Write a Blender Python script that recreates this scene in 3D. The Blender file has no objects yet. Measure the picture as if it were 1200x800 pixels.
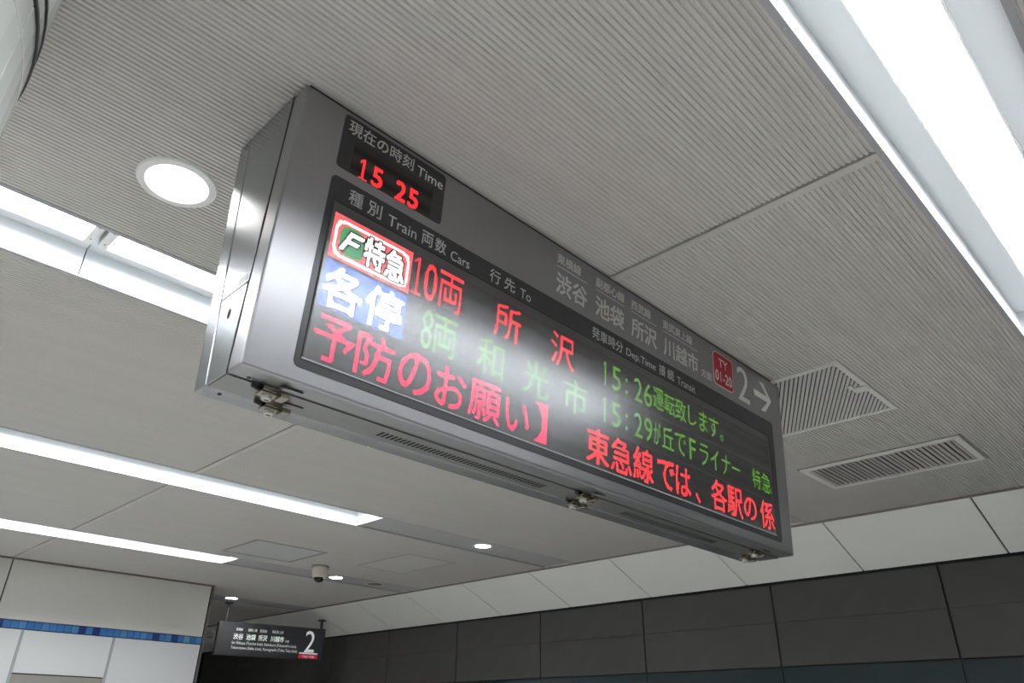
import bpy, bmesh, math, random
import numpy as np
from mathutils import Matrix, Vector

random.seed(7)
scene = bpy.context.scene
COL = scene.collection

# ------------------------------------------------------------------ camera, world, exposure
CZ = 1.5                      # eye height above the floor
CE = CZ + 1.4                 # ceiling height
YAW, PITCH, ROLL, FPX = 0.78879, 0.48718, 0.01477, 860.68

def _camera():
    f = Vector((math.sin(YAW) * math.cos(PITCH), math.cos(YAW) * math.cos(PITCH), math.sin(PITCH)))
    r = Vector((math.cos(YAW), -math.sin(YAW), 0))
    u = r.cross(f)
    r2 = math.cos(ROLL) * r + math.sin(ROLL) * u
    u2 = -math.sin(ROLL) * r + math.cos(ROLL) * u
    cam = bpy.data.cameras.new('camera')
    cam.sensor_width = 36.0
    cam.lens = FPX / 1200.0 * 36.0
    cam.clip_start = 0.02
    o = bpy.data.objects.new('camera', cam)
    m = Matrix((r2, u2, -f)).transposed().to_4x4()
    m.translation = (0, 0, CZ)
    o.matrix_world = m
    COL.objects.link(o)
    scene.camera = o
_camera()

world = bpy.data.worlds.new('world')
scene.world = world
world.use_nodes = True
world.node_tree.nodes['Background'].inputs[0].default_value = (0.9, 0.95, 1.0, 1)
world.node_tree.nodes['Background'].inputs[1].default_value = 0.05
scene.view_settings.view_transform = 'Standard'
scene.view_settings.look = 'None'
scene.view_settings.gamma = 1.0
scene.view_settings.use_curve_mapping = False
scene.view_settings.exposure = 0.0

LAMP = 31.0          # radiance of the line lamps
SPOT = 110.0         # radiance of the downlights

# ------------------------------------------------------------------ helpers
MATS = {}
def mat(name, col, rough=0.5, metal=0.0, emit=None, es=0.0, spec=0.5, noise=0.0, nscale=20.0, bump=0.0, bscale=200.0, coat=0.0, stretch=None):
    if name in MATS:
        return MATS[name]
    m = bpy.data.materials.new(name)
    m.use_nodes = True
    nt = m.node_tree
    b = nt.nodes['Principled BSDF']
    b.inputs['Base Color'].default_value = (*col, 1)
    b.inputs['Roughness'].default_value = rough
    b.inputs['Metallic'].default_value = metal
    b.inputs['Specular IOR Level'].default_value = spec
    b.inputs['Coat Weight'].default_value = coat
    if emit:
        b.inputs['Emission Color'].default_value = (*emit, 1)
        b.inputs['Emission Strength'].default_value = es
    if noise or bump:
        tc = nt.nodes.new('ShaderNodeTexCoord')
        mp = nt.nodes.new('ShaderNodeMapping')
        if stretch:
            mp.inputs['Scale'].default_value = stretch
        nt.links.new(tc.outputs['Object'], mp.inputs['Vector'])
    if noise:
        n = nt.nodes.new('ShaderNodeTexNoise')
        n.inputs['Scale'].default_value = nscale
        n.inputs['Detail'].default_value = 4
        nt.links.new(mp.outputs[0], n.inputs['Vector'])
        r = nt.nodes.new('ShaderNodeValToRGB')
        r.color_ramp.elements[0].position = 0.3
        r.color_ramp.elements[1].position = 0.7
        r.color_ramp.elements[0].color = (*[c * (1 - noise) for c in col], 1)
        r.color_ramp.elements[1].color = (*[min(1, c * (1 + noise)) for c in col], 1)
        nt.links.new(n.outputs['Fac'], r.inputs['Fac'])
        nt.links.new(r.outputs['Color'], b.inputs['Base Color'])
    if bump:
        n2 = nt.nodes.new('ShaderNodeTexNoise')
        n2.inputs['Scale'].default_value = bscale
        nt.links.new(mp.outputs[0], n2.inputs['Vector'])
        bp = nt.nodes.new('ShaderNodeBump')
        bp.inputs['Strength'].default_value = bump
        bp.inputs['Distance'].default_value = 0.002
        nt.links.new(n2.outputs['Fac'], bp.inputs['Height'])
        nt.links.new(bp.outputs['Normal'], b.inputs['Normal'])
    MATS[name] = m
    return m

def emission(name, col, s):
    if name in MATS:
        return MATS[name]
    m = bpy.data.materials.new(name)
    m.use_nodes = True
    nt = m.node_tree
    nt.nodes.clear()
    e = nt.nodes.new('ShaderNodeEmission')
    e.inputs[0].default_value = (*col, 1)
    e.inputs[1].default_value = s
    out = nt.nodes.new('ShaderNodeOutputMaterial')
    nt.links.new(e.outputs[0], out.inputs[0])
    MATS[name] = m
    return m

M_CEIL = mat('ceiling_metal', (0.57, 0.55, 0.52), 0.5, noise=0.03, nscale=3, stretch=(0.4, 3, 1))
M_BAR = mat('joint_bar_metal', (0.55, 0.53, 0.50), 0.45)
M_STRIP = mat('cover_strip_grey', (0.42, 0.42, 0.42), 0.5, noise=0.03)
M_FLANGE = mat('flange_grey', (0.40, 0.40, 0.42), 0.45)
M_REFL = mat('reflector_white', (0.80, 0.82, 0.84), 0.35)
M_LAMP = emission('lamp_diffuser', (0.93, 0.97, 1.0), LAMP)
M_SPOT = emission('downlight_lens', (1.0, 0.98, 0.95), SPOT)
M_SPOTW = emission('wide_downlight_lens', (1.0, 0.98, 0.96), 13.0)
M_LEDGE = emission('lamp_diffuser_edge', (0.92, 0.96, 1.0), 1.3)
M_WHITEP = mat('white_enamel', (0.80, 0.80, 0.78), 0.35)
M_SLAB = mat('slab_dark', (0.12, 0.12, 0.12), 0.9)
M_COVE = mat('cove_panel', (0.92, 0.92, 0.88), 0.55, noise=0.015, nscale=2)
M_GAP = mat('joint_black', (0.02, 0.02, 0.02), 0.8)
M_BRONZE = mat('edge_trim_brown', (0.30, 0.26, 0.24), 0.4, metal=0.4)
M_WALLD = mat('dark_panel', (0.078, 0.075, 0.072), 0.6, noise=0.05, nscale=6, spec=0.3)
M_GLASSD = mat('dark_glass', (0.028, 0.042, 0.048), 0.08, spec=0.5)
M_FLOOR = mat('floor_stone', (0.73, 0.72, 0.69), 0.35, noise=0.06, nscale=4)
M_PLASTER = mat('wall_plaster', (0.78, 0.77, 0.75), 0.6)
M_TILE = mat('glazed_white_tile', (0.90, 0.93, 0.91), 0.12, noise=0.01)
M_GROUT = mat('tile_grout', (0.55, 0.56, 0.54), 0.8)
M_BLACK = mat('black_rubber', (0.02, 0.018, 0.024), 0.4)
M_PANEL = mat('enamel_wall_panel', (0.74, 0.725, 0.68), 0.22, noise=0.01)
M_PANELW = mat('white_wall_panel', (0.74, 0.75, 0.76), 0.25)
M_RECESS = mat('recess_brown_grey', (0.33, 0.31, 0.28), 0.5)
M_SILVER = mat('silver_paint', (0.37, 0.37, 0.385), 0.29, metal=0.9, bump=0.03, bscale=900)
M_SILVERS = mat('silver_side', (0.34, 0.35, 0.365), 0.25, metal=0.9, bump=0.03, bscale=900)
M_STEEL = mat('brushed_steel', (0.30, 0.295, 0.285), 0.32, metal=0.9, noise=0.05, nscale=30, stretch=(0.2, 6, 1))
M_LATCH = mat('latch_nickel', (0.36, 0.33, 0.27), 0.25, metal=1.0)
M_DARKM = mat('dark_steel', (0.07, 0.07, 0.07), 0.5, metal=0.3)
M_ACRYL = mat('black_acrylic', (0.018, 0.020, 0.025), 0.28, spec=0.8)
M_PRINT = mat('white_print', (0.86, 0.86, 0.82), 0.5)
M_PRINTG = mat('header_print', (0.72, 0.73, 0.72), 0.5)
M_RED = mat('badge_red', (0.50, 0.015, 0.035), 0.4)
M_CREAM = mat('camera_cream', (0.62, 0.58, 0.47), 0.45)
M_DOME = mat('dome_black', (0.012, 0.012, 0.014), 0.1)
M_HATCH = mat('hatch_grey', (0.52, 0.52, 0.51), 0.5)
M_HSIGN = mat('hanging_sign_face', (0.055, 0.06, 0.068), 0.3)
M_HPRINT = mat('hanging_sign_print', (0.8, 0.83, 0.80), 0.4, emit=(0.9, 1.0, 0.95), es=0.35)
M_HRED = mat('hanging_sign_red', (0.62, 0.02, 0.07), 0.4, emit=(0.8, 0.02, 0.08), es=0.25)

def m_led_off():
    m = mat('led_matrix_off', (0.03, 0.027, 0.026), 0.6, spec=0.3)
    nt = m.node_tree
    b = nt.nodes['Principled BSDF']
    tc = nt.nodes.new('ShaderNodeTexCoord')
    v = nt.nodes.new('ShaderNodeTexVoronoi')
    v.inputs['Randomness'].default_value = 0.0
    v.inputs['Scale'].default_value = 1 / 0.00375
    r = nt.nodes.new('ShaderNodeValToRGB')
    r.color_ramp.elements[0].position = 0.35
    r.color_ramp.elements[1].position = 0.5
    r.color_ramp.elements[0].color = (0.085, 0.068, 0.060, 1)
    r.color_ramp.elements[1].color = (0.014, 0.012, 0.012, 1)
    nt.links.new(tc.outputs['Object'], v.inputs['Vector'])
    nt.links.new(v.outputs['Distance'], r.inputs['Fac'])
    nt.links.new(r.outputs['Color'], b.inputs['Base Color'])
    return m
M_LEDOFF = m_led_off()

def m_cover():
    """thin semi-gloss acrylic sheet: lets the lamps behind it through, mirrors the room softly"""
    m = bpy.data.materials.new('acrylic_cover')
    m.use_nodes = True
    nt = m.node_tree
    nt.nodes.clear()
    tr = nt.nodes.new('ShaderNodeBsdfTransparent')
    tr.inputs[0].default_value = (0.93, 0.93, 0.93, 1)
    gl = nt.nodes.new('ShaderNodeBsdfGlossy')
    gl.inputs['Roughness'].default_value = 0.25
    gl.inputs['Color'].default_value = (0.95, 0.97, 1, 1)
    fr = nt.nodes.new('ShaderNodeFresnel')
    fr.inputs['IOR'].default_value = 2.5
    mx = nt.nodes.new('ShaderNodeMixShader')
    out = nt.nodes.new('ShaderNodeOutputMaterial')
    nt.links.new(fr.outputs[0], mx.inputs[0])
    nt.links.new(tr.outputs[0], mx.inputs[1])
    nt.links.new(gl.outputs[0], mx.inputs[2])
    nt.links.new(mx.outputs[0], out.inputs[0])
    return m
M_COVER = m_cover()

class MB:
    def __init__(self):
        self.v = []
        self.f = []
    def add(self, vs, fs):
        k = len(self.v)
        self.v += [tuple(map(float, p)) for p in vs]
        self.f += [tuple(i + k for i in f) for f in fs]
        return self
    def box(self, x0, x1, y0, y1, z0, z1):
        vs = [(x0, y0, z0), (x1, y0, z0), (x1, y1, z0), (x0, y1, z0), (x0, y0, z1), (x1, y0, z1), (x1, y1, z1), (x0, y1, z1)]
        return self.add(vs, [(0, 3, 2, 1), (4, 5, 6, 7), (0, 1, 5, 4), (1, 2, 6, 5), (2, 3, 7, 6), (3, 0, 4, 7)])
    def prism(self, base, top):
        """two matching loops of points joined into a closed solid"""
        n = len(base)
        fs = [tuple(range(n - 1, -1, -1)), tuple(range(n, 2 * n))]
        fs += [(i, (i + 1) % n, n + (i + 1) % n, n + i) for i in range(n)]
        return self.add(list(base) + list(top), fs)
    def lathe(self, prof, c, n=32, closed=True):
        """(radius, z) profile turned about a vertical axis through c"""
        vs, fs = [], []
        for r, z in prof:
            for i in range(n):
                a = 2 * math.pi * i / n
                vs.append((c[0] + r * math.cos(a), c[1] + r * math.sin(a), c[2] + z))
        for j in range(len(prof) - 1):
            for i in range(n):
                a, b = j * n + i, j * n + (i + 1) % n
                fs.append((a, b, b + n, a + n))
        if closed:
            fs.append(tuple(range(n - 1, -1, -1)))
            fs.append(tuple(range((len(prof) - 1) * n, len(prof) * n)))
        return self.add(vs, fs)

def wloc(o):
    l = Vector(o.location)
    if o.parent:
        l = l + wloc(o.parent)
    return l

def obj(name, mb, material, parent=None, smooth=False, bevel=0.0, seg=2, kind=None, recalc=True):
    vs = np.array(mb.v, dtype=float)
    c = (vs.min(0) + vs.max(0)) / 2
    me = bpy.data.meshes.new(name)
    me.from_pydata([tuple(p) for p in vs - c], [], mb.f)
    if recalc:
        bm = bmesh.new()
        bm.from_mesh(me)
        bmesh.ops.recalc_face_normals(bm, faces=bm.faces)
        bm.to_mesh(me)
        bm.free()
    me.materials.append(material)
    if smooth:
        me.polygons.foreach_set('use_smooth', [True] * len(me.polygons))
    o = bpy.data.objects.new(name, me)
    COL.objects.link(o)
    o.location = Vector(c)
    if parent is not None:
        o.parent = parent
        o.location = Vector(c) - wloc(parent)
    if bevel:
        md = o.modifiers.new('bevel', 'BEVEL')
        md.width = bevel
        md.segments = seg
        md.limit_method = 'ANGLE'
        md.angle_limit = math.radians(40)
    if kind:
        o['kind'] = kind
    return o

def like(src, name, centre, parent=None, rotz=0.0, material=None):
    """another piece with the same mesh data"""
    o = bpy.data.objects.new(name, src.data)
    COL.objects.link(o)
    o.location = Vector(centre)
    if parent is not None:
        o.parent = parent
        o.location = Vector(centre) - wloc(parent)
    o.rotation_euler[2] = rotz
    for md in src.modifiers:
        n = o.modifiers.new(md.name, md.type)
        n.width, n.segments, n.limit_method, n.angle_limit = md.width, md.segments, md.limit_method, md.angle_limit
    if material:
        o.material_slots[0].link = 'OBJECT'
        o.material_slots[0].material = material
    return o

def empty(name, loc):
    o = bpy.data.objects.new(name, None)
    o.empty_display_size = 0.1
    COL.objects.link(o)
    o.location = Vector(loc)
    return o

def tag(o, label=None, cat=None, group=None, kind=None):
    if label: o['label'] = label
    if cat: o['category'] = cat
    if group: o['group'] = group
    if kind: o['kind'] = kind
    return o

# ------------------------------------------------------------------ the setting
XE = 5.46                      # where the ceiling meets the cove
SLOTS = [-2.09, 0.178, 2.459, 4.728, 6.975, 9.225]
HW = 0.176                     # half width of a light slot
X_END = 3.24                   # lit troughs end here, cover strips go on
YMIN, YMAX = -4.2, 14.5
XMIN = -4.6
PITCHG = 0.0158

tag(obj('floor', MB().box(XMIN, 6.3, YMIN, YMAX, -0.1, 0), M_FLOOR), 'pale polished stone concourse floor', 'floor', kind='structure')

ceiling = obj('ceiling', MB().box(XMIN, 6.3, YMIN, YMAX, CE + 0.20, CE + 0.30), M_SLAB)
tag(ceiling, 'grey corrugated metal ceiling with joint bars and light slots', 'ceiling', kind='structure')

def corrugated(x0, x1, y0, y1):
    mb = MB()
    n = int((y1 - y0) / PITCHG)
    p = (y1 - y0) / n
    prof = []
    for i in range(n):
        y = y0 + i * p
        prof += [(y, 0.0), (y + 0.46 * p, 0.0), (y + 0.64 * p, 0.0052), (y + 0.82 * p, 0.0052)]
    prof.append((y1, 0.0))
    vs = []
    for y, z in prof:
        vs += [(x0, y, CE + z), (x1, y, CE + z)]
    fs = [(2 * i, 2 * i + 1, 2 * i + 3, 2 * i + 2) for i in range(len(prof) - 1)]
    return mb.add(vs, fs)

F_W = 0.019
edges = []
for a, b in zip(SLOTS[:-1], SLOTS[1:]):
    edges.append((a + HW + F_W, b - HW - F_W))
edges.append((SLOTS[-1] + HW + F_W, YMAX))
for (y0, y1) in edges:
    for (x0, x1) in ((XMIN, -1.909), (-1.872, 1.760), (1.797, XE)):
        obj('ceiling_panel', corrugated(x0, x1, y0, y1), M_CEIL, ceiling, recalc=False)
    for xb in (-1.895, 1.774):
        obj('joint_bar', MB().box(xb - 0.006, xb + 0.024, y0, y1, CE - 0.002, CE + 0.012), M_BAR, ceiling)
        obj('joint_backing', MB().box(xb - 0.03, xb + 0.03, y0, y1, CE + 0.014, CE + 0.02), M_GAP, ceiling)
# plain recessed strips that carry on from the lit troughs up to the cove
for k, y in enumerate(SLOTS):
    z = CE + 0.010
    obj('cover_strip', MB().box(X_END + 0.004, XE - 0.03, y - HW, y + HW, z, z + 0.01), M_STRIP, ceiling)
    for s in (-1, 1):
        obj('strip_edge', MB().box(X_END + 0.004, XE - 0.03, y + s * HW - 0.002, y + s * HW + 0.002, CE, z), M_FLANGE, ceiling)
        ye = y + s * (HW + F_W / 2)
        obj('strip_flange', MB().box(X_END, XE, ye - F_W / 2, ye + F_W / 2, CE - 0.001, CE + 0.004), M_FLANGE, ceiling)
    obj('strip_end', MB().box(XE - 0.03, XE, y - HW, y + HW, CE, CE + 0.03), M_CEIL, ceiling)

# cove between ceiling and dark wall
XW, ZW = 6.12, CZ + 1.13
cove = obj('trim_1', MB().prism([(XE + 0.01, YMIN, CE + 0.012), (XW + 0.02, YMIN, ZW + 0.012), (XW + 0.02, YMIN, CE + 0.05), (XE + 0.01, YMIN, CE + 0.05)],
                                [(XE + 0.01, YMAX, CE + 0.012), (XW + 0.02, YMAX, ZW + 0.012), (XW + 0.02, YMAX, CE + 0.05), (XE + 0.01, YMAX, CE + 0.05)]), M_GAP)
tag(cove, 'sloping off-white cove panels between ceiling and dark wall', 'cove', kind='structure')
dx, dz = XW - XE, ZW - CE
for i in range(-5, 14):
    y0, y1 = 1.18 + 0.995 * i + 0.006, 1.18 + 0.995 * (i + 1) - 0.006
    y1 = min(y1, YMAX)
    lo, hi = 0.015, 0.985
    a = [(XE + dx * lo, CE + dz * lo), (XE + dx * hi, CE + dz * hi)]
    prof = [a[0], a[1], (a[1][0] + 0.006, a[1][1] + 0.014), (a[0][0] + 0.006, a[0][1] + 0.014)]
    obj('cove_panel', MB().prism([(x, y0, z) for x, z in prof], [(x, y1, z) for x, z in prof]), M_COVE, cove)
obj('edge_trim', MB().box(XE - 0.012, XE + 0.006, YMIN, YMAX, CE - 0.012, CE + 0.006), M_BRONZE, cove)

# dark wall
wall_r = obj('wall_right', MB().box(XW + 0.02, XW + 0.15, YMIN, YMAX, 0, CE + 0.05), M_GAP)
tag(wall_r, 'charcoal panelled wall below the white cove', 'wall', kind='structure')
src = srcg = None
for i in range(-4, 10):
    y0 = 1.65 + 1.315 * i
    if y0 + 1.3 > YMAX: continue
    for z0, z1 in ((CZ + 0.8165, ZW - 0.016), (CZ + 0.485, CZ + 0.8150)):
        obj('wall_panel', MB().box(XW, XW + 0.02, y0 + 0.007, y0 + 1.308, z0, z1), M_WALLD, wall_r, bevel=0.002, seg=1)
    obj('glass_panel', MB().box(XW + 0.004, XW + 0.02, y0 + 0.004, y0 + 1.311, CZ - 0.55, CZ + 0.475), M_GLASSD, wall_r)
    obj('lower_panel', MB().box(XW, XW + 0.02, y0 + 0.006, y0 + 1.309, 0.02, CZ - 0.56), M_WALLD, wall_r)

# enclosing walls, out of view
tag(obj('wall_left', MB().box(XMIN - 0.1, XMIN, YMIN, YMAX, 0, CE + 0.2), M_PLASTER), 'plain pale wall of the concourse', 'wall', kind='structure')
tag(obj('wall_front', MB().box(XMIN, 6.3, YMIN - 0.1, YMIN, 0, CE + 0.2), M_PLASTER), 'plain pale wall behind the viewer', 'wall', kind='structure')
tag(obj('wall_far', MB().box(XMIN, 6.3, YMAX, YMAX + 0.1, 0, CE + 0.2), M_WALLD), 'dark wall at the far end of the concourse', 'wall', kind='structure')

# enamel panel partition with a blue mosaic band
PY, PX = 8.4, 3.775
part = obj('wall_back', MB().box(XMIN, PX - 0.02, PY + 0.02, PY + 0.58, 0, CE - 0.002), M_GAP)
tag(part, 'glossy grey-white panelled wall with blue mosaic band', 'wall', kind='structure')
g = 0.006
for x0, x1 in ((XMIN, -0.22), (-0.22, 1.772), (1.772, PX - 0.025)):
    obj('wall_panel', MB().box(x0 + g, x1 - g, PY, PY + 0.02, CZ + 0.856, CE - 0.018), M_PANEL, part, bevel=0.003)
for x0, x1 in ((XMIN, 0.3), (0.3, 2.03), (2.85, PX - 0.025)):
    obj('wall_panel', MB().box(x0 + g, x1 - g, PY, PY + 0.02, 0.02, CZ + 0.776), M_PANELW, part, bevel=0.003)
obj('door_header', MB().box(2.03 + g, 2.85 - g, PY + 0.004, PY + 0.02, CZ + 0.41, CZ + 0.776), M_PANELW, part, bevel=0.003)
obj('door_recess', MB().box(2.04, 2.84, PY + 0.014, PY + 0.02, 0, CZ + 0.40), M_RECESS, part)
for x in (2.03, 2.85):
    obj('door_jamb', MB().box(x - 0.012, x + 0.012, PY - 0.006, PY + 0.02, 0, CZ + 0.776), M_FLANGE, part)
obj('corner_trim', MB().box(PX - 0.022, PX, PY - 0.01, PY + 0.58, 0, CE - 0.001), mat('corner_trim_grey', (0.16, 0.16, 0.16), 0.4, metal=0.5), part)
obj('top_trim', MB().box(XMIN, PX, PY - 0.004, PY + 0.02, CE - 0.016, CE - 0.001), mat('top_trim_brown', (0.20, 0.18, 0.165), 0.5), part)
blues = [mat('mosaic_blue_%d' % i, c, 0.2) for i, c in enumerate([(0.05, 0.19, 0.50), (0.08, 0.25, 0.55), (0.02, 0.05, 0.20), (0.14, 0.36, 0.52), (0.06, 0.21, 0.52)])]
tile0 = None
tw = 0.0655
n = 0
x = PX - 0.026 - tw / 2
while x > 0.9:
    c = (x, PY + 0.006, CZ + 0.816)
    m = blues[random.choices(range(5), (3, 3, 2, 1.5, 3))[0]]
    if tile0 is None:
        tile0 = obj('mosaic_tile', MB().box(x - tw / 2 + .0015, x + tw / 2 - .0015, PY, PY + 0.012, CZ + 0.784, CZ + 0.848), m, part)
    else:
        like(tile0, 'mosaic_tile', c, part, material=m)
    x -= tw
    n += 1

# round tiled column right beside the viewer
CC, CR = (-0.6083, 1.4279), 0.67
column = obj('column', MB().lathe([(CR - 0.012, 0.0), (CR - 0.012, CE - 0.002)], (CC[0], CC[1], 0), 64), M_GROUT)
tag(column, 'round column clad in glossy white tiles', 'column', kind='structure')
NT = 14
wa = 2 * math.pi / NT
a_joint = math.radians(-20.4)
def curved_tile(z0, z1, a0, a1, r0, r1, n=7):
    out, inn = [], []
    for i in range(n):
        a = a0 + (a1 - a0) * i / (n - 1)
        out.append((CC[0] + r1 * math.cos(a), CC[1] + r1 * math.sin(a)))
        inn.append((CC[0] + r0 * math.cos(a), CC[1] + r0 * math.sin(a)))
    loop = out + inn[::-1]
    return MB().prism([(p[0], p[1], z0) for p in loop], [(p[0], p[1], z1) for p in loop])
rows = [(CZ + 1.160, CE - 0.004), (CZ + 1.106, CZ + 1.149), (CZ + 1.030, CZ + 1.095)]
zz = CZ + 1.026
while zz > 0.1:
    rows.append((max(zz - 0.296, 0.005), zz))
    zz -= 0.30
ga = 0.0016 / CR * 1.2
for z0, z1 in rows:
    for k in range(NT):
        a0 = a_joint + k * wa + ga
        obj('tile', curved_tile(z0, z1, a0, a0 + wa - 2 * ga, CR - 0.012, CR), M_TILE, column, bevel=0.0012, seg=1)
for z, h, pr in ((CZ + 1.100, 0.0045, 0.004), (CZ + 1.154, 0.0035, 0.003)):
    obj('black_band', MB().lathe([(CR - 0.011, -h), (CR + pr, -h), (CR + pr, h), (CR - 0.011, h)], (CC[0], CC[1], z), 96), M_BLACK, column)

# ------------------------------------------------------------------ light troughs
TOPZ, LZ = CE + 0.112, CE + 0.088
def trough(y, label):
    x0, x1 = -2.33, X_END
    t = empty('line_light', ((x0 + x1) / 2, y, CE))
    tag(t, label, 'light', 'recessed line lights in the ceiling')
    for (xa, xb) in ((x0, 0.472), (0.476, x1)):
        mb = MB()
        th = 0.004
        prof = [(y - HW, CE), (y - HW, TOPZ), (y + HW, TOPZ), (y + HW, CE), (y + HW + th, CE), (y + HW + th, TOPZ + th), (y - HW - th, TOPZ + th), (y - HW - th, CE)]
        k = len(prof)
        vs = [(xa, p, z) for p, z in prof] + [(xb, p, z) for p, z in prof]
        mb.add(vs, [(i, (i + 1) % k, k + (i + 1) % k, k + i) for i in range(k)])
        obj('reflector', mb, M_REFL, t)
        # lamp
        la, lb = (xa + 0.06, xb - 0.036) if xa < 0 else (xa + 0.036, xb - 0.05)
        lw = 0.084
        obj('lamp_body', MB().box(la - 0.03, lb + 0.03, y - lw, y + lw, LZ - 0.004, TOPZ), M_WHITEP, t, bevel=0.003, seg=1)
        obj('diffuser', MB().box(la, lb, y - 0.058, y + 0.058, LZ - 0.0065, LZ - 0.003), M_LAMP, t)
        for sg in (-1, 1):
            ya, yb = sorted((y + sg * 0.058, y + sg * (lw - 0.004)))
            obj('diffuser_edge', MB().box(la, lb, ya, yb, LZ - 0.006, LZ - 0.003), M_LEDGE, t)
        prof = [(y - lw + .002, LZ - 0.003), (y - lw + .004, LZ - 0.008), (y + lw - .004, LZ - 0.008), (y + lw - .002, LZ - 0.003)]
        for xc in (la - 0.015, lb + 0.015):
            cap = obj('end_cap', MB().prism([(xc - 0.0145, p, z) for p, z in prof], [(xc + 0.0145, p, z) for p, z in prof]), M_WHITEP, t)
            for yy in (-0.045, 0.045):
                obj('screw', MB().lathe([(0.003, -0.010), (0.003, -0.0075)], (xc, y + yy, LZ), 8), M_FLANGE, cap)
    for xa in (x0, x1 - 0.004):
        obj('end_plate', MB().box(xa, xa + 0.004, y - HW, y + HW, CE, TOPZ), M_REFL, t)
    for s in (-1, 1):
        ye = y + s * (HW + F_W / 2 + 0.001)
        fl = obj('flange', MB().box(x0, x1, ye - F_W / 2, ye + F_W / 2 - 0.001, CE - 0.0015, CE + 0.003), M_FLANGE, t)
        if abs(y - 0.178) < 0.01:
            for xs in (0.79, 1.22, 1.64, 1.87, 2.28, 2.70, 3.10):
                obj('screw', MB().lathe([(0.0030, -0.0026), (0.0036, -0.0012)], (xs, ye, CE), 10), M_BAR, fl)
    return t
trough(SLOTS[0], 'unseen recessed line light behind the viewer, added for its light')  # unseen repeat of the rows, added as a light source for the room
trough(SLOTS[1], 'wide bright recessed line light nearest the viewer, running past the upper right')
trough(SLOTS[2], 'recessed line light with two lamps behind the display board and round downlight')
trough(SLOTS[3], 'recessed white line light ending level with the board, second beyond it')
trough(SLOTS[4], 'farthest recessed white line light, just in front of the panelled wall')
trough(SLOTS[5], 'hidden recessed line light behind the panelled wall, added to brighten the far end')  # lit trough hidden by the partition, added for more light at the far end

# ------------------------------------------------------------------ downlights
def downlight(x, y, z, r, label):
    t = empty('downlight', (x, y, z))
    tag(t, label, 'downlight', 'round recessed downlights')
    obj('ring', MB().lathe([(r * .76, -0.001), (r * .78, -0.007), (r * .97, -0.006), (r, -0.001), (r, 0.004), (r * .76, 0.004)], (x, y, z), 48, closed=False), M_WHITEP, t, smooth=False)
    obj('lens', MB().lathe([(0.001, -0.004), (r * .45, -0.0035), (r * .76, -0.002), (r * .76, 0.004), (0.001, 0.004)], (x, y, z), 48), M_SPOTW if r > 0.1 else M_SPOT, t)
    return t
downlight(0.503, 1.886, CE, 0.112, 'large bright round downlight with white ring, left of the display board')
SZ = CE + 0.010
downlight(4.41, 4.70, SZ, 0.085, 'small round downlight in grey strip below the middle of the board')
downlight(4.42, 6.96, SZ, 0.085, 'small round downlight in grey strip beside the dome camera')
downlight(4.36, 9.16, SZ, 0.085, 'small round downlight above the small hanging sign')

# ------------------------------------------------------------------ dome camera, speaker
dc = (3.95, 6.52, CE)
t = tag(empty('dome_camera', dc), 'cream security camera with black dome under the far ceiling', 'camera')
obj('mounting_plate', MB().lathe([(0.0833, -0.0102), (0.0833, 0.0000)], dc, 32), M_BRONZE, t)
obj('housing', MB().lathe([(0.0467, -0.1105), (0.0663, -0.1020), (0.0714, -0.0765), (0.0782, -0.0255), (0.0799, -0.0102)], dc, 32), M_CREAM, t, smooth=True)
obj('dome', MB().lathe([(0.0017, -0.1547), (0.0187, -0.1521), (0.0357, -0.1428), (0.0459, -0.1275), (0.0485, -0.1062)], dc, 32), M_DOME, t, smooth=True)
sp = (4.93, 6.97, SZ)
t = tag(empty('ceiling_speaker', sp), 'flat round speaker grille in far grey ceiling strip', 'speaker')
obj('rim', MB().lathe([(0.088, 0.0), (0.09, -0.006), (0.105, -0.006), (0.107, 0.0), (0.107, 0.004), (0.088, 0.004)], sp, 32, closed=False), M_CREAM, t)
obj('grille', MB().lathe([(0.088, -0.003), (0.088, 0.003)], sp, 32), mat('speaker_mesh', (0.16, 0.16, 0.155), 0.6), t)

# ------------------------------------------------------------------ access hatches
def hatch(x0, x1, y0, y1, label, m, fr):
    t = tag(empty('access_hatch', ((x0 + x1) / 2, (y0 + y1) / 2, CE)), label, 'hatch')
    w = 0.02
    z0, z1 = CE - 0.003, CE + 0.004
    for a in ((x0, x1, y0, y0 + w), (x0, x1, y1 - w, y1), (x0, x0 + w, y0 + w, y1 - w), (x1 - w, x1, y0 + w, y1 - w)):
        obj('frame', MB().box(*a, z0, z1), fr, t)
    obj('panel', MB().box(x0 + w + .005, x1 - w - .005, y0 + w + .005, y1 - w - .005, CE - 0.002, CE + 0.003), m, t)
hatch(2.955, 3.65, 5.93, 6.58, 'plain grey square access hatch between the two far line lights', M_HATCH, mat('hatch_edge', (0.26, 0.25, 0.24), 0.5))
hatch(4.16, 4.72, 5.40, 6.22, 'ceiling-coloured access hatch beyond the small downlight', M_CEIL, mat('hatch_edge_pale', (0.45, 0.44, 0.42), 0.5))

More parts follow.
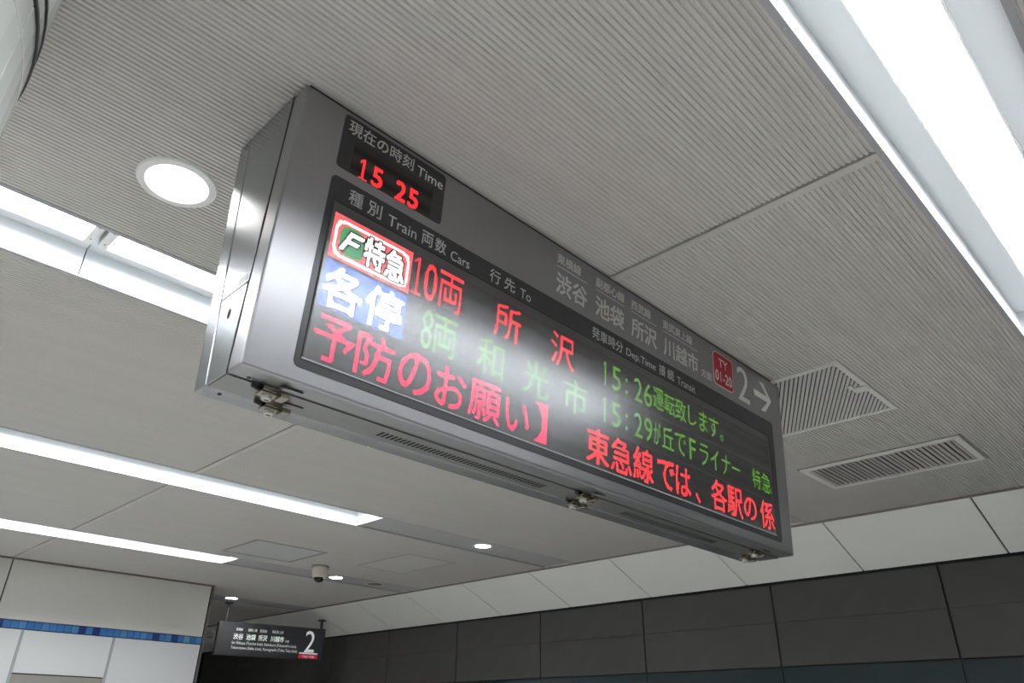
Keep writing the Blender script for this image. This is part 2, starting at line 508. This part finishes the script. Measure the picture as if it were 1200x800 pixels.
# ------------------------------------------------------------------ ceiling grilles
def frame4(t, x0, x1, y0, y1, w, m, z0, z1, name='frame'):
    for a in ((x0, x1, y0, y0 + w), (x0, x1, y1 - w, y1), (x0, x0 + w, y0 + w, y1 - w), (x1 - w, x1, y0 + w, y1 - w)):
        obj(name, MB().box(*a, z0, z1), m, t, bevel=0.002, seg=1)
M_VFRAME = mat('grille_frame', (0.72, 0.71, 0.68), 0.4)
M_VSLAT = mat('grille_slat', (0.58, 0.57, 0.54), 0.5)
x0, x1, y0, y1 = 2.93, 3.615, 0.975, 1.66
t = tag(empty('ceiling_grille', ((x0 + x1) / 2, (y0 + y1) / 2, CE)), 'square return-air grille with fine diagonal bars beside the board arrow', 'grille')
frame4(t, x0, x1, y0, y1, 0.026, M_VFRAME, CE - 0.010, CE + 0.004)
obj('backing', MB().box(x0 + .02, x1 - .02, y0 + .02, y1 - .02, CE - 0.0008, CE + 0.004), M_GAP, t)
ang = math.radians(28.5)
d = np.array([math.cos(ang), math.sin(ang)]); nrm = np.array([-d[1], d[0]])
cx, cy = (x0 + x1) / 2, (y0 + y1) / 2
ix0, ix1, iy0, iy1 = x0 + .026, x1 - .026, y0 + .026, y1 - .026
k = -0.48
while k < 0.48:
    p = np.array([cx, cy]) + nrm * k
    tmin, tmax = -9, 9
    for lo, hi, a in ((ix0, ix1, 0), (iy0, iy1, 1)):
        t0, t1 = sorted(((lo - p[a]) / d[a], (hi - p[a]) / d[a]))
        tmin, tmax = max(tmin, t0), min(tmax, t1)
    if tmax - tmin > 0.03:
        a, b = p + d * tmin, p + d * tmax
        w = 0.0064
        loop = [a - nrm * w, b - nrm * w, b + nrm * w, a + nrm * w]
        obj('bar', MB().prism([(q[0], q[1], CE - 0.008) for q in loop], [(q[0], q[1], CE - 0.001) for q in loop]), M_VSLAT, t)
    k += 0.0185
la = obj('latch', MB().box(3.24, 3.30, 0.985, 1.045, CE - 0.014, CE - 0.008), M_VFRAME, t)
obj('latch_tab', MB().box(3.20, 3.25, 1.03, 1.05, CE - 0.013, CE - 0.008), M_VFRAME, t)

x0, x1, y0, y1 = 4.205, 4.715, 0.868, 1.765
t = tag(empty('ceiling_grille', ((x0 + x1) / 2, (y0 + y1) / 2, CE)), 'long supply-air grille with straight slats near the white cove', 'grille')
frame4(t, x0, x1, y0, y1, 0.012, mat('grille_dark_edge', (0.22, 0.215, 0.20), 0.5), CE - 0.003, CE + 0.003, 'outer_edge')
frame4(t, x0 + .012, x1 - .012, y0 + .012, y1 - .012, 0.035, M_VFRAME, CE - 0.012, CE + 0.004)
obj('backing', MB().box(x0 + .04, x1 - .04, y0 + .04, y1 - .04, CE + 0.0002, CE + 0.003), M_GAP, t)
src = None
ns = 29
for i in range(ns):
    y = y0 + .047 + (y1 - y0 - .094) * (i + .5) / ns
    if src is None:
        w = 0.0115
        xa, xb = x0 + .047, x1 - .047
        loop = [(y - w, CE - 0.010), (y - w + 0.003, CE - 0.0115), (y + w, CE - 0.001), (y + w - 0.003, CE + 0.0)]
        src = obj('slat', MB().prism([(xa, p, z) for p, z in loop], [(xb, p, z) for p, z in loop]), M_VSLAT, t)
        zc = src.location.z + CE
    else:
        like(src, 'slat', (src.location.x + t.location.x, y, zc), t)

# ------------------------------------------------------------------ text
def text_tris(body, bold=0.0):
    """flat triangles of a line of text in a unit box; bold doubles the strokes with small shifts"""
    cu = bpy.data.curves.new('glyphs', 'FONT')
    cu.body = body
    cu.resolution_u = 3
    o = bpy.data.objects.new('glyphs', cu)
    COL.objects.link(o)
    dg = bpy.context.evaluated_depsgraph_get()
    ev = o.evaluated_get(dg)
    me = ev.to_mesh()
    me.calc_loop_triangles()
    vs = np.array([v.co[:2] for v in me.vertices])
    tr = np.array([tuple(t.vertices) for t in me.loop_triangles])
    ev.to_mesh_clear()
    bpy.data.objects.remove(o)
    bpy.data.curves.remove(cu)
    if bold:
        n = len(vs)
        sh = [(-bold, -bold), (bold, -bold), (-bold, bold), (bold, bold)]
        tr = np.concatenate([tr + i * n for i in range(4)])
        vs = np.concatenate([vs + np.array(d) for d in sh])
    lo, hi = vs.min(0), vs.max(0)
    return (vs - lo) / (hi - lo), tr

# front face of the board: s to the right, t down the slope
BXL, BXR = 0.5599, 2.9836
FT, FB = (1.2675, CE), (1.3236, CZ + 0.6447)
RT, RB = (1.6136, CE), (1.5415, CZ + 0.6447)
ZB = FB[1]
SL = math.hypot(FB[0] - FT[0], FB[1] - FT[1])
ey, ez = (FB[0] - FT[0]) / SL, (FB[1] - FT[1]) / SL
ny, nz = ez, -ey                # outward normal (towards -y)
if ny > 0: ny, nz = -ny, -nz
def fp(s, t, dd=0.0):
    return (BXL + s, FT[0] + ey * t + ny * dd, FT[1] + ez * t + nz * dd)

def face_text(body, box, dd, material, parent, name='lettering', bold=0.0, mapper=fp):
    s0, s1, t0, t1 = box
    vs, tr = text_tris(body, bold)
    mb = MB()
    mb.add([mapper(s0 + u * (s1 - s0), t1 - v * (t1 - t0), dd) for u, v in vs], [tuple(q) for q in tr])
    return obj(name, mb, material, parent, recalc=False)

def face_plate(s0, s1, t0, t1, d0, d1, material, parent, name, r=0.0, mapper=fp, n=5):
    pts = []
    if r > 0:
        for cx, cy, a in ((s1 - r, t0 + r, -90), (s1 - r, t1 - r, 0), (s0 + r, t1 - r, 90), (s0 + r, t0 + r, 180)):
            for i in range(n + 1):
                q = math.radians(a + 90 * i / n)
                pts.append((cx + r * math.cos(q), cy + r * math.sin(q)))
    else:
        pts = [(s0, t0), (s1, t0), (s1, t1), (s0, t1)]
    return obj(name, MB().prism([mapper(a, b, d0) for a, b in pts], [mapper(a, b, d1) for a, b in pts]), material, parent)

# ------------------------------------------------------------------ departure board
board = empty('departure_board', ((BXL + BXR) / 2, 1.44, ZB))
tag(board, 'large silver train departure board with red, green and blue LED text', 'departure board')

def yz_prism(name, prof, x0, x1, material, parent=board, bevel=0.0, seg=2):
    return obj(name, MB().prism([(x0, p, z) for p, z in prof], [(x1, p, z) for p, z in prof]), material, parent, bevel=bevel, seg=seg)
TH = 0.066      # thickness of the two leaning doors
gap = 0.003
zt = CE - 0.004
front = yz_prism('front_door', [(FT[0], CE - 0.016), (FB[0], ZB), (FB[0] + TH - gap, ZB), (FT[0] + TH - gap, CE - 0.016)], BXL, BXR, M_SILVER, bevel=0.006, seg=3)
rear = yz_prism('rear_door', [(RT[0], CE - 0.004), (RB[0], ZB), (RB[0] - TH + gap, ZB), (RT[0] - TH + gap, CE - 0.004)], BXL, BXR, M_SILVERS, bevel=0.006, seg=3)
body = yz_prism('housing', [(FT[0] + TH, zt), (FB[0] + TH, ZB + 0.003), (RB[0] - TH, ZB + 0.003), (RT[0] - TH, zt)], BXL + 0.004, BXR - 0.004, M_STEEL)
yz_prism('top_shadow_gap', [(FT[0] + 0.012, CE - 0.018), (FT[0] + 0.012, CE), (FT[0] + TH, CE), (FT[0] + TH, CE - 0.018)], BXL + 0.012, BXR - 0.012, M_DARKM)
def side_y(z, rear_side):
    k = (CE - z) / (CE - ZB)
    return (RT[0] - TH + (RB[0] - RT[0]) * k) if rear_side else (FT[0] + TH + (FB[0] - FT[0]) * k)
for (za, zb, nm) in ((CZ + 0.864, CE - 0.006, 'upper_side_panel'), (ZB + 0.001, CZ + 0.860, 'lower_side_panel')):
    for xs, xe in ((BXL - 0.001, BXL + 0.004), (BXR - 0.004, BXR + 0.001)):
        q = [(side_y(zb, 0) + .001, zb), (side_y(za, 0) + .001, za), (side_y(za, 1) - .001, za), (side_y(zb, 1) - .001, zb)]
        sp_ = yz_prism(nm, q, xs, xe, M_SILVERS, bevel=0.0012, seg=2)
        if nm.startswith('lower') and xs < 1:
            kh = obj('keyhole', MB().prism(*[[(xx, 1.437 + 0.006 * math.cos(a) , CZ + 0.806 + 0.013 * math.sin(a)) for a in [2 * math.pi * i / 14 for i in range(14)]] for xx in (BXL - 0.002, BXL)]), M_GAP, sp_)
        if nm.startswith('upper') and xs < 1:
            obj('sticker', MB().box(BXL - 0.0018, BXL - 0.001, 1.382, 1.425, CZ + 0.870, CZ + 0.888), M_PRINT, sp_)
# underside
bot = obj('bottom_plate', MB().box(BXL + 0.004, BXR - 0.004, FB[0] + TH + 0.001, RB[0] - TH - 0.001, ZB - 0.0015, ZB + 0.004), M_STEEL, board, bevel=0.0008, seg=1)
for xa, xb in ((0.984, 1.59), (1.974, 2.556)):
    nsl = 44
    for i in range(nsl):
        xx = xa + (xb - xa) * i / nsl
        y0_, y1_ = 1.4185, 1.4495
        loop = [(xx, y0_), (xx + 0.0075, y0_), (xx + 0.0075, y1_), (xx, y1_)]
        obj('vent_slot', MB().prism([(a, b, ZB - 0.0020) for a, b in loop], [(a, b, ZB - 0.0012) for a, b in loop]), M_GAP, bot)
for x, y in ((0.603, 1.372), (0.601, 1.500)):
    obj('screw_hole', MB().lathe([(0.0045, -0.0014), (0.0045, -0.0004)], (x, y, ZB), 12), M_GAP, board)

def latch(x, y, i):
    l = obj('latch', MB().box(x - 0.026, x + 0.016, y - 0.012, y + 0.014, ZB - 0.013, ZB - 0.001), M_LATCH, board, bevel=0.002)
    obj('hook_bar', MB().box(x + 0.010, x + 0.030, y - 0.026, y + 0.006, ZB - 0.024, ZB - 0.012), M_LATCH, l, bevel=0.002)
    obj('lock_plate', MB().box(x - 0.03, x + 0.012, y - 0.010, y + 0.016, ZB - 0.019, ZB - 0.0135), M_LATCH, l, bevel=0.002)
    kn = obj('lock_cylinder', MB().lathe([(0.010, -0.028), (0.0115, -0.026), (0.0115, -0.019)], (x - 0.008, y + 0.004, ZB), 20), mat('lock_face', (0.62, 0.61, 0.57), 0.3, metal=0.6), l)
    obj('key_slot', MB().box(x - 0.013, x - 0.003, y + 0.002, y + 0.006, ZB - 0.0288, ZB - 0.0278), M_GAP, l)
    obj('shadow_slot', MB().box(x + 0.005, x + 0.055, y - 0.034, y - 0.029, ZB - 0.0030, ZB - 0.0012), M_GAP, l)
    obj('spring_arm', MB().prism([(x - 0.05, y - 0.006, ZB - 0.012), (x - 0.026, y + 0.002, ZB - 0.012), (x - 0.026, y + 0.008, ZB - 0.012), (x - 0.05, y - 0.001, ZB - 0.012)],
                                 [(x - 0.05, y - 0.006, ZB - 0.002), (x - 0.026, y + 0.002, ZB - 0.002), (x - 0.026, y + 0.008, ZB - 0.002), (x - 0.05, y - 0.001, ZB - 0.002)]), M_DARKM, l)
for i, (xa, xb) in enumerate(((0.667, 0.713), (1.725, 1.765), (2.785, 2.845))):
    latch(xa, 1.388, i)
    latch(xb, 1.462, i)

# clock
clock = face_plate(0.112, 0.4465, 0.0285, 0.191, -0.002, 0.0012, M_ACRYL, board, 'clock_panel', r=0.012)
face_plate(0.150, 0.408, 0.0885, 0.189, 0.0012, 0.0018, M_LEDOFF, clock, 'clock_window')
face_text('現在の時刻', (0.127, 0.334, 0.037, 0.079), 0.0019, M_PRINT, clock, bold=0.012)
face_text('Time', (0.346, 0.437, 0.049, 0.080), 0.0019, M_PRINT, clock)
# main display
disp = face_plate(0.1085, 2.328, 0.217, 0.7215, -0.002, 0.0012, M_ACRYL, board, 'display_panel', r=0.016)
obj('header_seam', MB().prism([fp(0.134, 0.2845, 0.0012), fp(2.29, 0.2845, 0.0012), fp(2.29, 0.2870, 0.0012), fp(0.134, 0.2870, 0.0012)],
                             [fp(0.134, 0.2845, 0.0017), fp(2.29, 0.2845, 0.0017), fp(2.29, 0.2870, 0.0017), fp(0.134, 0.2870, 0.0017)]), M_GAP, disp)
for body_, box in (('種', (0.163, 0.204)), ('別', (0.219, 0.261)), ('両', (0.391, 0.430)), ('数', (0.437, 0.476)), ('行', (0.640, 0.683)), ('先', (0.699, 0.744))):
    face_text(body_, (*box, 0.232, 0.274), 0.0019, M_PRINTG, disp, bold=0.012)
face_text('発車時分', (1.100, 1.266, 0.234, 0.276), 0.0019, M_PRINTG, disp, bold=0.012)
face_text('接', (1.478, 1.519, 0.234, 0.275), 0.0019, M_PRINTG, disp, bold=0.012)
face_text('続', (1.531, 1.572, 0.234, 0.275), 0.0019, M_PRINTG, disp, bold=0.012)
for body_, box in (('Train', (0.282, 0.374, 0.243, 0.274)), ('Cars', (0.493, 0.562, 0.246, 0.275)), ('To', (0.765, 0.811, 0.243, 0.274)),
                   ('Dep.Time', (1.284, 1.457, 0.245, 0.280)), ('Transit', (1.593, 1.714, 0.245, 0.275))):
    face_text(body_, box, 0.0019, M_PRINTG, disp)
# destination lettering on the silver top band
for small, box, big, bbox, ul in (('東横線', (0.919, 1.038), '渋谷', (0.919, 1.072), (0.919, 1.071)), ('副都心線', (1.116, 1.274), '池袋', (1.115, 1.272), (1.116, 1.274)),
                                  ('西武線', (1.314, 1.432), '所沢', (1.314, 1.468), (1.313, 1.470)), ('東武東上線', (1.508, 1.707), '川越市', (1.510, 1.745), (1.508, 1.742))):
    face_text(small, (*box, 0.043, 0.081), 0.0016, M_PRINT, board, bold=0.022)
    face_text(big, (*bbox, 0.112, 0.187), 0.0016, M_PRINT, board, bold=0.020)
    face_plate(ul[0], ul[1], 0.0905, 0.0928, -0.001, 0.0015, M_PRINT, board, 'underline')
face_text('方面', (1.765, 1.840, 0.151, 0.186), 0.0016, M_PRINT, board, bold=0.022)
badge = face_plate(1.857, 2.010, 0.040, 0.184, -0.001, 0.0014, M_PRINT, board, 'line_badge', r=0.022)
face_plate(1.8605, 2.0065, 0.0435, 0.1805, 0.0010, 0.0019, M_RED, badge, 'badge_field', r=0.0195)
face_text('TY', (1.898, 1.968, 0.062, 0.100), 0.0024, M_PRINT, badge, bold=0.02)
face_text('01-20', (1.869, 1.998, 0.118, 0.164), 0.0024, M_PRINT, badge, bold=0.02)
face_text('2', (2.045, 2.142, 0.039, 0.191), 0.0016, M_PRINT, board, name='platform_number', bold=0.0)
aw = 0.0135
ar = MB()
def arrow_poly(pts):
    ar.prism([fp(a, b, -0.001) for a, b in pts], [fp(a, b, 0.0016) for a, b in pts])
yc = 0.116
arrow_poly([(2.180, yc - aw), (2.300, yc - aw), (2.237, 0.050), (2.273, 0.050), (2.336, yc), (2.273, 0.182), (2.237, 0.182), (2.300, yc + aw), (2.180, yc + aw)])
obj('arrow', ar, M_PRINT, board)

# ---- LED matrices
LP = 0.00375
S0 = 0.1365
ROWT = (0.3145, 0.4430, 0.5715)
for t0 in ROWT:
    face_plate(S0 - 0.001, 2.2705, t0 - 0.0005, t0 + 32 * LP + 0.0005, 0.0006, 0.0016, M_LEDOFF, disp, 'led_module')
LR = emission('led_red', (1.0, 0.028, 0.042), 2.6)
LRC = emission('led_red_clock', (1.0, 0.03, 0.035), 2.2)
LPK = emission('led_pink', (1.0, 0.006, 0.10), 2.5)
LG = emission('led_green', (0.16, 0.56, 0.02), 1.25)
LB = emission('led_blue', (0.015, 0.11, 1.0), 2.4)
LW = emission('led_white', (1.0, 0.97, 0.95), 4.0)
LRB = emission('led_badge_red', (1.0, 0.10, 0.11), 2.6)
LGB = emission('led_badge_green', (0.07, 0.50, 0.18), 1.5)

def raster(body, nc, nr, bold=0.0, thr=0.45, ss=4):
    if body == '1':
        g = np.zeros((nr, nc), bool)
        w = 3 if nr > 20 and bold else 2
        c = nc // 2 - w // 2
        g[:, c:c + w] = True
        for i in range(max(2, nr // 8)):
            g[i + 1:i + 3, max(0, c - 1 - i)] = True
        if nr > 24:
            g[-2:, :] = True
        elif bold:
            g[-1:, :] = True
        return g
    """glyph coverage sampled on a dot grid"""
    vs, tr = text_tris(body, bold)
    W, Hh = nc * ss, nr * ss
    img = np.zeros((Hh, W), bool)
    P = np.stack([vs[:, 0] * W, (1 - vs[:, 1]) * Hh], 1)
    for a, b, c in tr:
        A, B, C = P[a], P[b], P[c]
        x0 = max(int(min(A[0], B[0], C[0])) - 1, 0); x1 = min(int(max(A[0], B[0], C[0])) + 2, W)
        y0 = max(int(min(A[1], B[1], C[1])) - 1, 0); y1 = min(int(max(A[1], B[1], C[1])) + 2, Hh)
        if x1 <= x0 or y1 <= y0: continue
        X, Y = np.meshgrid(np.arange(x0, x1) + .5, np.arange(y0, y1) + .5)
        def cr(p, q): return (q[0] - p[0]) * (Y - p[1]) - (q[1] - p[1]) * (X - p[0])
        e0, e1, e2 = cr(A, B), cr(B, C), cr(C, A)
        img[y0:y1, x0:x1] |= ((e0 >= 0) & (e1 >= 0) & (e2 >= 0)) | ((e0 <= 0) & (e1 <= 0) & (e2 <= 0))
    cov = img.reshape(nr, ss, nc, ss).mean((1, 3))
    return cov > thr

class Dots:
    def __init__(self, s0, t0):
        self.s0, self.t0 = s0, t0
        self.cells = {}
    def put(self, c, r, key):
        self.cells[(c, r)] = key
    def glyph(self, body, sa, sb, ta, tb, key, bold=0.0, thr=0.45):
        c0 = round((sa - self.s0) / LP); nc = max(2, round((sb - sa) / LP))
        r0 = round((ta - self.t0) / LP); nr = max(2, round((tb - ta) / LP))
        g = raster(body, nc, nr, bold, thr)
        for r, c in zip(*np.nonzero(g)):
            self.put(c0 + int(c), r0 + int(r), key)
        return g, c0, r0
    def build(self, mats, parent, names, dd=0.0022):
        by = {}
        for (c, r), k in self.cells.items():
            by.setdefault(k, []).append((c, r))
        for k, cells in by.items():
            mb = MB()
            vs, fs = [], []
            R = LP * 0.46
            for c, r in cells:
                cs, ct = self.s0 + (c + .5) * LP, self.t0 + (r + .5) * LP
                b = len(vs)
                for i in range(6):
                    a = math.pi / 6 + i * math.pi / 3
                    vs.append(fp(cs + R * math.cos(a), ct + R * math.sin(a), dd))
                fs.append(tuple(range(b, b + 6)))
            mb.v, mb.f = vs, fs
            o = obj(names[k], mb, mats[k], parent, recalc=False, kind='stuff')

mats = {'r': LR, 'p': LPK, 'g': LG, 'b': LB, 'w': LW, 'rb': LRB, 'gb': LGB}
names = {'r': 'red_led_dots', 'p': 'pink_led_dots', 'g': 'green_led_dots', 'b': 'blue_led_dots', 'w': 'white_led_dots', 'rb': 'badge_red_led_dots', 'gb': 'badge_green_led_dots'}

# row 1
D = Dots(S0, ROWT[0])
NC, NR = 63, 32
def inrr(c, r, x0, y0, x1, y1, rad):
    if not (x0 <= c <= x1 and y0 <= r <= y1): return False
    dx = max(x0 + rad - c, c - (x1 - rad), 0); dy = max(y0 + rad - r, r - (y1 - rad), 0)
    return dx * dx + dy * dy <= rad * rad + 0.5
for c in range(NC):
    for r in range(NR):
        D.put(c, r, 'rb')
        if inrr(c, r, 2, 3, 60, 29, 5) and not inrr(c, r, 4, 5, 58, 27, 4):
            D.put(c, r, 'w')
        elif inrr(c, r, 6, 6, 24, 26, 5):
            D.put(c, r, 'gb')
def outlined(body, ca, ra, nc, nr, bold):
    g = raster(body, nc, nr, bold, 0.42)
    for r, c in zip(*np.nonzero(g)):
        for a in (-1, 0, 1):
            for b in (-1, 0, 1):
                D.cells.pop((ca + int(c) + a, ra + int(r) + b), None)
    for r, c in zip(*np.nonzero(g)):
        D.put(ca + int(c), ra + int(r), 'w')
# slanted F emblem made of bars
Fc = set()
for r in range(9, 24):
    sh = round((23 - r) * 0.45)
    for c in range(7 + sh, 10 + sh): Fc.add((c, r))
    if r in (9, 10, 11):
        for c in range(8 + sh, 19 + sh - 1): Fc.add((c, r))
    if r in (15, 16, 17):
        for c in range(8 + sh, 17 + sh): Fc.add((c, r))
for c, r in Fc:
    for a in (-1, 0, 1):
        for b in (-1, 0, 1): D.cells.pop((c + a, r + b), None)
for c, r in Fc: D.put(c, r, 'w')
outlined('特', 25, 5, 16, 22, 0.02)
outlined('急', 42, 6, 16, 22, 0.02)
D.glyph('1', 0.380, 0.409, 0.3195, 0.4265, 'r')
D.glyph('0', 0.418, 0.459, 0.3195, 0.4265, 'r')
D.glyph('両', 0.466, 0.547, 0.3195, 0.4265, 'r', thr=0.4)
D.glyph('所', 0.674, 0.780, 0.321, 0.428, 'r', thr=0.42)
D.glyph('沢', 0.909, 1.017, 0.321, 0.428, 'r', thr=0.42)
DIG = ((1.159, 1.183), (1.210, 1.256), (1.279, 1.291), (1.329, 1.374), (1.387, 1.431))
for ch, (a, b) in zip('15:26', DIG):
    D.glyph(ch, a, b, 0.336 if ch != ':' else 0.354, 0.417 if ch != ':' else 0.414, 'g', thr=0.4)
for ch, a, b in (('運', 1.436, 1.500), ('転', 1.507, 1.574), ('致', 1.577, 1.645), ('ま', 1.735, 1.790), ('す', 1.803, 1.870)):
    D.glyph(ch, a, b, 0.334, 0.411, 'g', thr=0.4)
D.glyph('し', 1.660, 1.712, 0.336, 0.408, 'g', thr=0.35)
D.glyph('。', 1.880, 1.903, 0.388, 0.411, 'g', thr=0.35)
D.build(mats, disp, names)
# row 2
D = Dots(S0, ROWT[1])
for c in range(NC):
    for r in range(NR):
        D.put(c, r, 'b')
for ch, ca in (('各', 1), ('停', 32)):
    g = raster(ch, 29, 29, 0.012, 0.42)
    for r, c in zip(*np.nonzero(g)):
        D.cells.pop((ca + int(c) + 1, 2 + int(r) + 1), None)
    for r, c in zip(*np.nonzero(g)):
        D.put(ca + int(c), 2 + int(r), 'w')
D.glyph('8', 0.430, 0.462, 0.449, 0.557, 'g')
D.glyph('両', 0.468, 0.547, 0.449, 0.557, 'g', thr=0.4)
D.glyph('和', 0.622, 0.724, 0.451, 0.558, 'g', thr=0.4)
D.glyph('光', 0.796, 0.906, 0.451, 0.558, 'g', thr=0.4)
D.glyph('市', 0.972, 1.083, 0.451, 0.558, 'g', thr=0.4)
for ch, (a, b) in zip('15:29', DIG):
    D.glyph(ch, a, b, 0.462 if ch != ':' else 0.480, 0.543 if ch != ':' else 0.540, 'g', thr=0.4)
D.glyph('が', 1.436, 1.478, 0.460, 0.540, 'g', thr=0.35)
for ch, a, b in (('丘', 1.486, 1.556), ('で', 1.564, 1.636), ('F', 1.658, 1.699), ('ラ', 1.726, 1.785), ('イ', 1.803, 1.858), ('ナ', 1.879, 1.941), ('特', 2.112, 2.178), ('急', 2.186, 2.264)):
    D.glyph(ch, a, b, 0.461, 0.538, 'g', thr=0.38)
D.glyph('ー', 1.955, 2.018, 0.494, 0.503, 'g', thr=0.3)
D.build(mats, disp, names)
# row 3
D = Dots(S0, ROWT[2])
for ch, a, b in (('予', 0.140, 0.247), ('防', 0.254, 0.364), ('の', 0.377, 0.480), ('お', 0.494, 0.594), ('願', 0.607, 0.724)):
    D.glyph(ch, a, b, 0.578, 0.688, 'p', bold=0.006)
D.glyph('い', 0.739, 0.832, 0.594, 0.684, 'p', bold=0.006)
# closing lenticular bracket
for r in range(31):
    d_ = abs(r - 15) / 15.0
    left = round(1 + 8.5 * (1 - d_ ** 2.5))
    for c in range(left, 15):
        D.put(191 + c, r, 'p')
for ch, a, b in (('東', 1.084, 1.198), ('急', 1.205, 1.314), ('線', 1.320, 1.432), ('各', 1.793, 1.902), ('駅', 1.908, 2.020), ('係', 2.156, 2.269)):
    D.glyph(ch, a, b, 0.577, 0.689, 'r', bold=0.010)
D.glyph('で', 1.455, 1.556, 0.584, 0.684, 'r', bold=0.010)
D.glyph('は', 1.567, 1.662, 0.584, 0.684, 'r', bold=0.010)
D.glyph('、', 1.688, 1.718, 0.655, 0.688, 'r', bold=0.006)
D.glyph('の', 2.032, 2.128, 0.592, 0.680, 'r', bold=0.010)
D.build(mats, disp, names)
# clock digits
D = Dots(0.150, 0.100)
for ch, a, b in (('1', 0.177, 0.204), ('5', 0.213, 0.246), ('2', 0.289, 0.323), ('5', 0.329, 0.362)):
    D.glyph(ch, a, b, 0.130, 0.190, 'r', bold=0.02)
D.build({'r': LRC}, clock, {'r': 'red_led_dots'})
# acrylic sheet over the lamps in its thin frame
for nm, a, b, c, d in (('window_frame', 0.1245, 2.2835, 0.6975, 0.7005), ('window_frame', 0.1245, 0.128, 0.2890, 0.6975), ('window_frame', 2.280, 2.2835, 0.2890, 0.6975)):
    face_plate(a, b, c, d, 0.0010, 0.0040, M_FLANGE if c > 0.6 else M_DARKM, disp, nm)
obj('acrylic_cover', MB().add([fp(0.128, 0.6975, 0.0036), fp(2.280, 0.6975, 0.0036), fp(2.280, 0.2890, 0.0036), fp(0.128, 0.2890, 0.0036)], [(0, 1, 2, 3)]), M_COVER, disp, recalc=False)

# ------------------------------------------------------------------ small hanging platform sign
A, B = Vector((4.404, 9.450, 0)), Vector((5.746, 9.141, 0))
HZT, HZB = CZ + 1.17, CZ + 0.782
u = (B - A).normalized()
wv = Vector((u.y, -u.x, 0))          # towards the viewer
HL = (B - A).length
def hp(s, t, dd=0.0):
    p = A + u * s + wv * dd
    return (p.x, p.y, HZT - t)
hs = empty('hanging_sign', ((A + B) / 2).to_tuple()[:2] + (HZB,))
tag(hs, 'small dark hanging platform sign with white lettering and number 2', 'sign')
face_plate(0, HL, 0, HZT - HZB, -0.12, 0, M_DARKM, hs, 'casing', mapper=hp)
face_plate(0.02, HL - 0.02, 0.012, HZT - HZB - 0.012, 0.0, 0.003, M_HSIGN, hs, 'face', mapper=hp)
face_plate(0.30, 0.95, -0.002, 0.010, -0.005, 0.003, M_LATCH, hs, 'top_edge', mapper=hp)
for s, zz in ((0.085, CE), (HL - 0.045, CZ + 1.285)):
    p = A + u * s - wv * 0.06
    obj('post', MB().lathe([(0.016, 0), (0.016, zz - HZT)], (p.x, p.y, HZT), 16), M_DARKM, hs)
    obj('ceiling_plate', MB().lathe([(0.055, -0.012), (0.055, 0.0)], (p.x, p.y, zz), 20), M_DARKM, hs)
Ht = HZT - HZB
def ht(body, s0, s1, t0, t1, bold=0.0, m=None):
    return face_text(body, (s0 * HL, s1 * HL, t0 * Ht, t1 * Ht), 0.004, m or M_HPRINT, hs, bold=bold, mapper=hp)
for small, a0, a1, big, b0, b1 in (('東横線', .155, .215, '渋谷', .140, .228), ('副都心線', .265, .345, '池袋', .255, .342), ('西武線', .372, .435, '所沢', .368, .448), ('東武東上線', .485, .590, '川越市', .480, .605)):
    ht(small, a0, a1, .17, .26)
    ht(big, b0, b1, .34, .52, bold=0.015)
ht('方面', .618, .655, .44, .52)
ht('for Shibuya (Toyoko Line), Ikebukuro (Fukutoshin Line),', .135, .735, .575, .685)
ht('Tokorozawa (Seibu Line), Kawagoeshi (Tobu Tojo Line)', .135, .745, .720, .830)
ht('2', .810, .905, .10, .77).name = 'platform_number'
face_plate(.765 * HL, .945 * HL, .785 * Ht, .825 * Ht, 0.003, 0.004, M_HPRINT, hs, 'white_strip', mapper=hp)
rs = face_plate(.765 * HL, .945 * HL, .845 * Ht, .965 * Ht, 0.003, 0.004, M_HRED, hs, 'red_strip', mapper=hp)
face_text('TY01-TY20', (.80 * HL, .915 * HL, .875 * Ht, .94 * Ht), 0.005, M_HPRINT, rs, mapper=hp)
